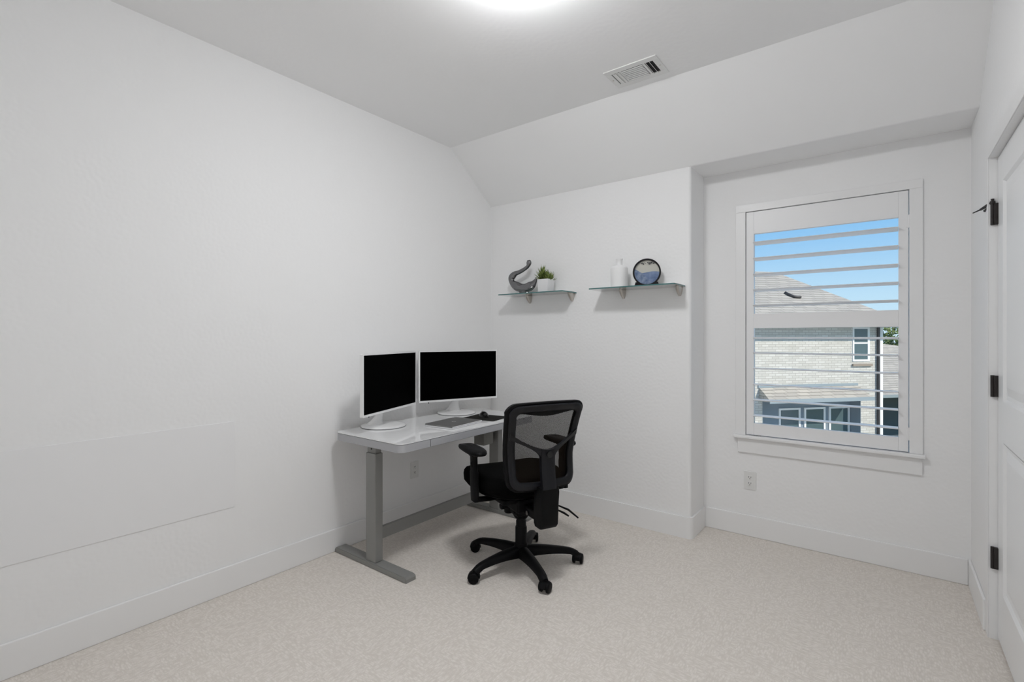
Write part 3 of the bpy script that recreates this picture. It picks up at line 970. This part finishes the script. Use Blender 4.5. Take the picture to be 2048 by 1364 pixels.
# ------------------------------------------------------------------ glass shelves
ZS = 1.621
def shelf(x0, x1, brx, label):
    r = empty('glass_shelf', ((x0 + x1) / 2, 0, ZS))
    tag(r, label, 'shelf', 'floating glass shelves on the wall')
    w = (x1 - x0) / 2
    rr = 0.012
    out = [(-w, -0.002), (-w, -0.202 + rr)] + [(-w + rr - rr * math.cos(a), -0.202 + rr - rr * math.sin(a)) for a in (PI / 6, PI / 3)] + [(-w + rr, -0.202), (w - rr, -0.202)] + [(w - rr + rr * math.sin(a), -0.202 + rr - rr * math.cos(a)) for a in (PI / 6, PI / 3)] + [(w, -0.202 + rr), (w, -0.002)]
    m = MB()
    n = len(out)
    m.faces([(x, y, 0.004) for x, y in out] + [(x, y, -0.004) for x, y in out], [tuple(range(n)), tuple(range(2 * n - 1, n - 1, -1))])
    m.build('glass_pane', 'shelf_glass', r)
    m = MB(); V = [(x, y, 0.004) for x, y in out] + [(x, y, -0.004) for x, y in out]
    m.faces(V, [(i, (i + 1) % n, n + (i + 1) % n, n + i) for i in range(n)])
    m.build('glass_edge', 'shelf_edge', r)
    for bx in brx:
        rings = []
        # tongue: wide plate at the top, tapering to a point low on the wall
        for i in range(9):
            t = i / 8
            z = -0.0045 - 0.058 * t
            dep = 0.052 * (1 - t ** 1.6) + 0.010
            wd = 0.0195 * (1 - 0.62 * t ** 2)
            ring = []
            for k in range(13):
                a = PI * k / 12
                ring.append((bx - (x0 + x1) / 2 + wd * math.cos(a), -dep * math.sin(a) ** 0.8, z))
            rings.append(ring)
        m = MB(); m.loft(rings)
        b = m.build('bracket', 'nickel', r, smooth=50)
        MB().box((bx - (x0 + x1) / 2 - 0.018, -0.034, 0.0042), (bx - (x0 + x1) / 2 + 0.018, 0, 0.011), 0.003).build('clamp_lip', 'nickel', b)
    return r
shelf(0.236, 0.826, (0.405, 0.790), 'glass wall shelf holding the sculpture and the potted plant')
shelf(1.032, 1.626, (1.200, 1.590), 'glass wall shelf holding the white bottle and the sand picture')
ZI = ZS + 0.0042

# sculpture: twisted silver loop
sc = empty('abstract_sculpture', (0.415, -0.105, ZI + 0.022))
tag(sc, 'glossy dark silver twisted loop sculpture on the glass shelf', 'sculpture')
key = [(0.050, 0.0, 0.235, 0.011), (0.052, 0.0, 0.212, 0.016), (0.040, 0.0, 0.188, 0.013), (0.000, 0.004, 0.168, 0.011), (-0.045, 0.006, 0.152, 0.014), (-0.086, 0.004, 0.140, 0.018), (-0.114, 0.0, 0.112, 0.021), (-0.108, -0.004, 0.078, 0.020), (-0.070, -0.006, 0.048, 0.025), (-0.020, -0.004, 0.028, 0.029), (0.035, 0.0, 0.026, 0.029), (0.082, 0.004, 0.046, 0.024), (0.112, 0.006, 0.080, 0.012), (0.118, 0.006, 0.100, 0.004)]
def spline(keys, per=6):
    out = []
    n = len(keys)
    for i in range(n - 1):
        p0, p1, p2, p3 = keys[max(i - 1, 0)], keys[i], keys[i + 1], keys[min(i + 2, n - 1)]
        for k in range(per):
            t = k / per
            out.append(tuple(0.5 * (2 * b + (c - a) * t + (2 * a - 5 * b + 4 * c - d) * t * t + (3 * b - a - 3 * c + d) * t ** 3) for a, b, c, d in zip(p0, p1, p2, p3)))
    out.append(keys[-1])
    return out
sp_ = spline(key)
rad = [p[3] * (1 + 0.10 * math.sin(i * 0.42)) for i, p in enumerate(sp_)]
m = MB(); m.tube([p[:3] for p in sp_], rad, 20, flat=(1.0, 1.25)); m.build('loop', 'sculpt', sc, smooth=70)
rings = []
for i, (z, q) in enumerate(((-0.0218, 0.62), (-0.014, 0.70), (0.010, 0.8), (0.028, 0.95))):
    rings.append([(0.005 + 0.062 * q * math.cos(2 * PI * k / 20), 0.026 * q * math.sin(2 * PI * k / 20), z) for k in range(20)])
m = MB(); m.loft(rings); m.build('base', 'sculpt', sc, smooth=60)

# potted plant
pp = empty('potted_succulent', (0.622, -0.105, ZI))
tag(pp, 'small green succulent in a white square pot on the shelf', 'potted plant')
rings = []
for z, q in ((0, 0.042), (0.002, 0.044), (0.094, 0.049), (0.098, 0.049), (0.098, 0.045), (0.080, 0.042)):
    rings.append([(x, y, z) for x, y in rrect(-q, -q, q, q, 0.008, 4)])
m = MB(); m.loft(rings); m.build('pot', 'pot', pp, smooth=50)
MB().prism(rrect(-0.042, -0.042, 0.042, 0.042, 0.008, 4), 0.078, 0.086, 'z').build('soil', 'bark', pp)
m = MB()
def leaf(base, d, L, w):
    d = Vector(d).normalized()
    s_ = d.cross(Vector((0, 0, 1)))
    if s_.length < 0.05: s_ = Vector((1, 0, 0))
    s_.normalize()
    u = s_.cross(d)
    B = Vector(base)
    tip = B + d * L + Vector((0, 0, 0.12 * L))
    mid = B + d * L * 0.5
    V_ = [B + s_ * w * 0.4, B - s_ * w * 0.4, mid + s_ * w, mid + u * w * 0.5, mid - s_ * w, mid - u * w * 0.35, tip]
    m.faces(V_, [(0, 2, 3), (1, 3, 4), (0, 3, 1), (0, 5, 2), (1, 4, 5), (0, 1, 5), (2, 6, 3), (3, 6, 4), (4, 6, 5), (5, 6, 2)])
rng = random.Random(3)
for cx_, cy_, cz_, n_, L_, up in ((-0.030, -0.006, 0.095, 40, 0.060, 0.050), (-0.014, -0.018, 0.110, 34, 0.055, 0.070), (0.016, -0.006, 0.095, 30, 0.044, 0.038), (0.036, -0.016, 0.092, 32, 0.036, 0.030), (0.0, 0.024, 0.095, 24, 0.050, 0.045), (-0.04, 0.02, 0.09, 16, 0.055, 0.03), (0.03, 0.03, 0.09, 16, 0.045, 0.03)):
    for i in range(n_):
        a = i * 2.39996
        t = i / n_
        el = 0.15 + 1.25 * t
        d = (math.cos(a) * math.cos(el), math.sin(a) * math.cos(el), math.sin(el))
        leaf((cx_, cy_, cz_ + up * t * 0.5), d, L_ * rng.uniform(0.8, 1.3), 0.0056)
m.build('foliage', 'leaf', pp)

# white bottle vase
bv = MB().lathe([(0.052, 0.0), (0.056, 0.003), (0.0575, 0.012), (0.0575, 0.128), (0.0555, 0.138), (0.049, 0.145), (0.034, 0.149), (0.0235, 0.152), (0.021, 0.158), (0.021, 0.188), (0.0235, 0.192), (0.0235, 0.197), (0.018, 0.198), (0.017, 0.150)], seg=40).build('bottle_vase', 'ceramic', loc=(1.214, -0.100, ZI), smooth=40)
tag(bv, 'plain white ceramic bottle vase on the right glass shelf', 'vase')

# moving sand picture
sa = empty('sand_picture', (1.408, -0.100, ZI), math.radians(20))
tag(sa, 'round moving sand picture with blue sand in a black ring', 'decoration')
RZ, RR = 0.091, 0.089
m = MB()
sec_ = [(RR, -0.010), (RR, 0.010), (RR - 0.010, 0.010), (RR - 0.010, -0.010)]
rings = []
for i in range(56):
    a = 2 * PI * i / 56
    rings.append([(r * math.cos(a), y, RZ + r * math.sin(a)) for r, y in sec_])
m.loft(rings, closed_path=True); m.build('ring', 'ring', sa, smooth=40)
ri = RR - 0.009
def disc_part(y0, y1, f, name, mt):
    poly = []
    return None
m = MB(); m.lathe([(ri, 0.0035), (ri, 0.0045)], (0, 0, RZ), 48, 'y'); m.build('backing', 'sand_pale', sa)
def sand(x_a, x_b, top, y0, y1, name, mt):
    n = 24
    hi, lo = [], []
    for i in range(n + 1):
        x = x_a + (x_b - x_a) * i / n
        lim = math.sqrt(max(0, ri * ri - x * x))
        hi.append((x, RZ + max(-lim, min(lim, top(x)))))
        lo.append((x, RZ - lim))
    V_ = []
    for p in hi: V_.append((p[0], y0, p[1]))
    for p in lo: V_.append((p[0], y0, p[1]))
    for p in hi: V_.append((p[0], y1, p[1]))
    for p in lo: V_.append((p[0], y1, p[1]))
    k = n + 1
    F_ = []
    for i in range(n):
        F_.append((i, i + 1, k + i + 1, k + i)); F_.append((2 * k + i, 3 * k + i, 3 * k + i + 1, 2 * k + i + 1)); F_.append((i, 2 * k + i, 2 * k + i + 1, i + 1))
    mm = MB(); mm.faces(V_, F_); mm.build(name, mt, sa)
sand(-ri + 0.001, ri - 0.001, lambda x: 0.0 + 0.02 * x + 0.004 * math.sin(40 * x), 0.000, 0.0033, 'rear_sand', 'sand_blue2')
sand(-ri + 0.001, 0.035, lambda x: 0.026 - 0.62 * (x + ri) if x < -0.025 else -0.008 - 1.1 * (x + 0.025), -0.0040, -0.0005, 'front_sand', 'sand_blue')
m = MB()
rng = random.Random(5)
for i in range(26):
    x = rng.gauss(0.020, 0.012) if i < 18 else rng.gauss(-0.022, 0.006)
    z = RZ + 0.060 + rng.uniform(-0.007, 0.006)
    s_ = rng.uniform(0.0015, 0.0042)
    m.lathe([(s_, -0.001), (s_ * 0.8, 0.0025)], (x, 0, z), 6, 'y')
m.build('floating_sand', 'speck', sa)
m = MB(); m.lathe([(ri, -0.0065), (ri, -0.0055)], (0, 0, RZ), 48, 'y'); m.build('front_glass', 'art_glass', sa)
# stand
pts = [(-0.078, 0.0), (0.078, 0.0), (0.070, 0.026), (0.058, 0.026)]
for i in range(9):
    a = math.radians(-52 - 76 * i / 8)
    pts.append((RR * math.cos(a), RZ + RR * math.sin(a)))
pts += [(-0.058, 0.026), (-0.070, 0.026)]
pts = [(x, max(z, 0.0018)) if abs(x) < 0.06 and z < 0.02 and z > 0 else (x, z) for x, z in pts]
m = MB(); m.prism(pts, -0.024, 0.024, 'y'); m.build('stand', 'ring', sa)

# ------------------------------------------------------------------ outdoors: neighbouring house
# house frame: X along its wall (to the right), -Y toward us, origin at its right corner
HA = math.radians(49.0)
HO = (2.445, 16.728, 0)
hs = empty('neighbour_house', HO, HA)
tag(hs, 'cream brick house with grey shingle hip roof seen through the window', 'house')
GZ = -3.6
RD, ru0, ru1, rz = 0.40, -4.30, -0.69, -0.64   # recessed porch under the lean-to roof
m = MB()
m.box((-9.0, RD, GZ), (0.16, 5.3, 1.72)); m.box((-9.0, 0, rz), (0.16, RD, 1.72)); m.box((-9.0, 0, GZ), (ru0, RD, rz)); m.box((ru1, 0, GZ), (0.16, RD, rz))
m.build('brick_wall', 'brick', hs)
MB().box((0.0, -0.012, GZ), (0.165, 0.02, 1.70), 0.004).build('corner_trim', 'house_white', hs)
EZ, OV, PT = 1.76, 0.45, 0.70
ue, ul, dep = 0.62, -9.6, 2.65
zr = EZ + PT * dep
A = [(ul, -OV, EZ), (ue, -OV, EZ), (ue, -OV + 2 * dep, EZ), (ul, -OV + 2 * dep, EZ)]
R1, R2 = (ue - dep, -OV + dep, zr), (ul + dep, -OV + dep, zr)
rf = MB().faces(A + [R1, R2], [(0, 1, 4, 5), (1, 2, 4), (2, 3, 5, 4), (3, 0, 5), (0, 3, 2, 1)]).build('roof', 'shingle', hs)
MB().box((ul, -OV - 0.02, EZ - 0.16), (ue, -OV, EZ + 0.01)).build('fascia', 'fascia', rf)
MB().box((ul, -OV, EZ - 0.17), (ue, 0.0, EZ - 0.12)).build('soffit', 'fascia', rf)
# bent dark vent pipe on the roof
def on_roof(u, d, up=0.0):
    return (u, -OV + d, EZ + PT * d + up)
m = MB(); m.tube([on_roof(-2.72, 1.36, 0.04), on_roof(-2.66, 1.22, 0.05), on_roof(-2.56, 1.13, 0.05), on_roof(-2.44, 1.11, 0.05), on_roof(-2.34, 1.12, 0.05)], 0.045, 10); m.build('roof_vent', 'downspout', rf, smooth=40)
# upper window
uw = MB(); uw.box((-1.01, -0.02, 0.50), (-0.955, 0.01, 1.60)); uw.box((-0.44, -0.02, 0.50), (-0.36, 0.01, 1.60)); uw.box((-0.955, -0.02, 0.50), (-0.44, 0.01, 0.56)); uw.box((-0.955, -0.018, 1.06), (-0.44, 0.01, 1.11)); uw.box((-0.955, -0.02, 1.54), (-0.44, 0.01, 1.60))
wo = uw.build('window', 'house_white', hs)
MB().box((-0.955, -0.006, 0.56), (-0.44, 0.004, 1.06)).build('pane', 'win_dark', wo)
MB().box((-0.955, -0.010, 1.11), (-0.44, 0.004, 1.54)).build('pane', 'win_dark', wo)
MB().box((-1.03, -0.055, 0.345), (-0.28, 0.01, 0.42)).build('sill', mat('shaded brick sill', (0.30, 0.25, 0.20), 0.9), wo)  # sill box coloured brown for the shade under the brick sill
MB().tube([(-0.055, -0.05, 1.62), (-0.055, -0.05, GZ)], 0.042, 10).build('downspout', 'downspout', hs)
# bay with lean-to roof and three windows
BY = RD - 0.01
m = MB()
m.box((ru0, BY, GZ), (ru1, RD + 0.005, rz + 0.0)); m.box((ru1 - 0.012, 0.0, GZ), (ru1 + 0.003, BY, rz)); m.box((ru0 - 0.003, 0.0, GZ), (ru0 + 0.012, BY, rz)); m.box((ru0, -0.02, rz - 0.012), (ru1, BY, rz + 0.003))
m.build('porch_siding', 'trim_blue', hs)
br_ = MB().faces([(-4.42, 0, -0.26), (-0.84, 0, -0.26), (-0.70, -0.46, -0.60), (-4.42, -0.46, -0.60), (-4.42, 0, -0.68), (-0.70, 0, -0.68), (-0.70, -0.46, -0.66), (-4.42, -0.46, -0.66)],
                 [(0, 1, 2, 3), (3, 2, 6, 7), (0, 3, 7, 4), (1, 5, 6, 2), (7, 6, 5, 4)]).build('bay_roof', 'shingle', hs)
MB().box((-4.46, -0.03, -0.275), (-0.82, 0.01, -0.195)).build('flashing', 'fascia', br_)
MB().box((-4.43, -0.485, -0.70), (-0.68, -0.46, -0.585)).build('fascia', 'fascia', br_)
for x0 in (-3.41, -2.47, -1.53):
    m = MB(); x1 = x0 + 0.80
    m.box((x0, BY - 0.03, -2.3), (x0 + 0.065, BY + 0.01, -0.99)); m.box((x1 - 0.065, BY - 0.03, -2.3), (x1, BY + 0.01, -0.99)); m.box((x0 + 0.065, BY - 0.03, -1.05), (x1 - 0.065, BY + 0.01, -0.99)); m.box((x0 + 0.065, BY - 0.03, -2.3), (x1 - 0.065, BY + 0.01, -2.24))
    w_o = m.build('window', 'house_white', hs)
    MB().box((x0 + 0.065, BY - 0.006, -2.24), (x1 - 0.065, BY + 0.004, -1.05)).build('pane', 'win_dark', w_o)

# second house further right: low roof over a porch
h2 = empty('distant_house', HO, HA)
tag(h2, 'low shingle roofed house beyond the downspout, far right in the window', 'house')
MB().faces([(3.0, 4.0, -1.20), (11.0, 4.0, -1.20), (9.0, 7.0, 0.85), (4.2, 7.0, 1.25), (3.0, 10.0, -1.2), (11.0, 10.0, -1.2)], [(0, 1, 2, 3), (0, 3, 4), (1, 5, 2), (4, 3, 2, 5)]).build('roof', 'shingle', h2)
MB().box((3.0, 3.96, -1.30), (11.0, 4.0, -1.18)).build('fascia', 'fascia', h2)
MB().box((3.4, 6.2, GZ), (10.6, 9.6, -1.22)).build('porch_wall', 'porch_dark', h2)
# tree
def tree(loc, Hh, rad, label, seed):
    r = empty('leafy_tree', loc)
    tag(r, label, 'tree')
    MB().tube([(0, 0, 0), (0.08, 0, Hh * 0.35), (0.0, 0.05, Hh * 0.7)], [0.22, 0.16, 0.09], 10).build('trunk', 'bark', r, smooth=50)
    rg = random.Random(seed)
    m = MB()
    V_, F_ = [], []
    for i in range(2600):
        while True:
            p = Vector((rg.uniform(-1, 1), rg.uniform(-1, 1), rg.uniform(-1, 1)))
            if 0.45 < p.length < 1: break
        lump = 0.85 + 0.25 * math.sin(5 * p.x + 3 * p.z) * math.sin(4 * p.y)
        c = Vector((p.x * rad * lump, p.y * rad * lump, Hh - rad * 0.9 + p.z * rad * 0.9 * lump))
        a = Vector((rg.gauss(0, 1), rg.gauss(0, 1), rg.gauss(0, 1))).normalized()
        b = a.orthogonal().normalized()
        s_ = rg.uniform(0.10, 0.20)
        n = len(V_)
        V_ += [c + a * s_, c + b * s_ * 0.6, c - a * s_, c - b * s_ * 0.6]
        F_.append((n, n + 1, n + 2, n + 3))
    m.faces(V_, F_)
    f_ = m.build('foliage', 'tree_leaf', r)
tree((2.97, 38.5, GZ), 6.1, 2.9, 'bushy green tree above the distant roof in the window', 4)
tree((12.5, 33.0, GZ), 6.4, 3.0, 'round green tree beyond the pale yard, right of the distant roof', 9)
tree((20.0, 36.0, GZ), 7.2, 3.4, 'tall green tree farthest right beyond the pale yard', 12)
M['lawn'] = mat('lawn', (0.09, 0.14, 0.04), 0.9, var=(1.2, (0.06, 0.10, 0.03), (0.14, 0.19, 0.06)))
gl = MB().box((-30, DW + 1.0, GZ - 0.3), (30, 15.0, GZ)).build('bounce_ground', 'bounce_paving')  # out of view; pale slab added to throw sunlight up at the louvers
struct(gl, 'pale bounce concrete yard, unseen, made pale to bounce sunlight up to the window', 'ground')
gr = MB().box((-70, 15.0, GZ - 0.3), (80, 110, GZ)).build('lawn_ground', 'lawn')
struct(gr, 'green ground around and behind the houses outside', 'ground')
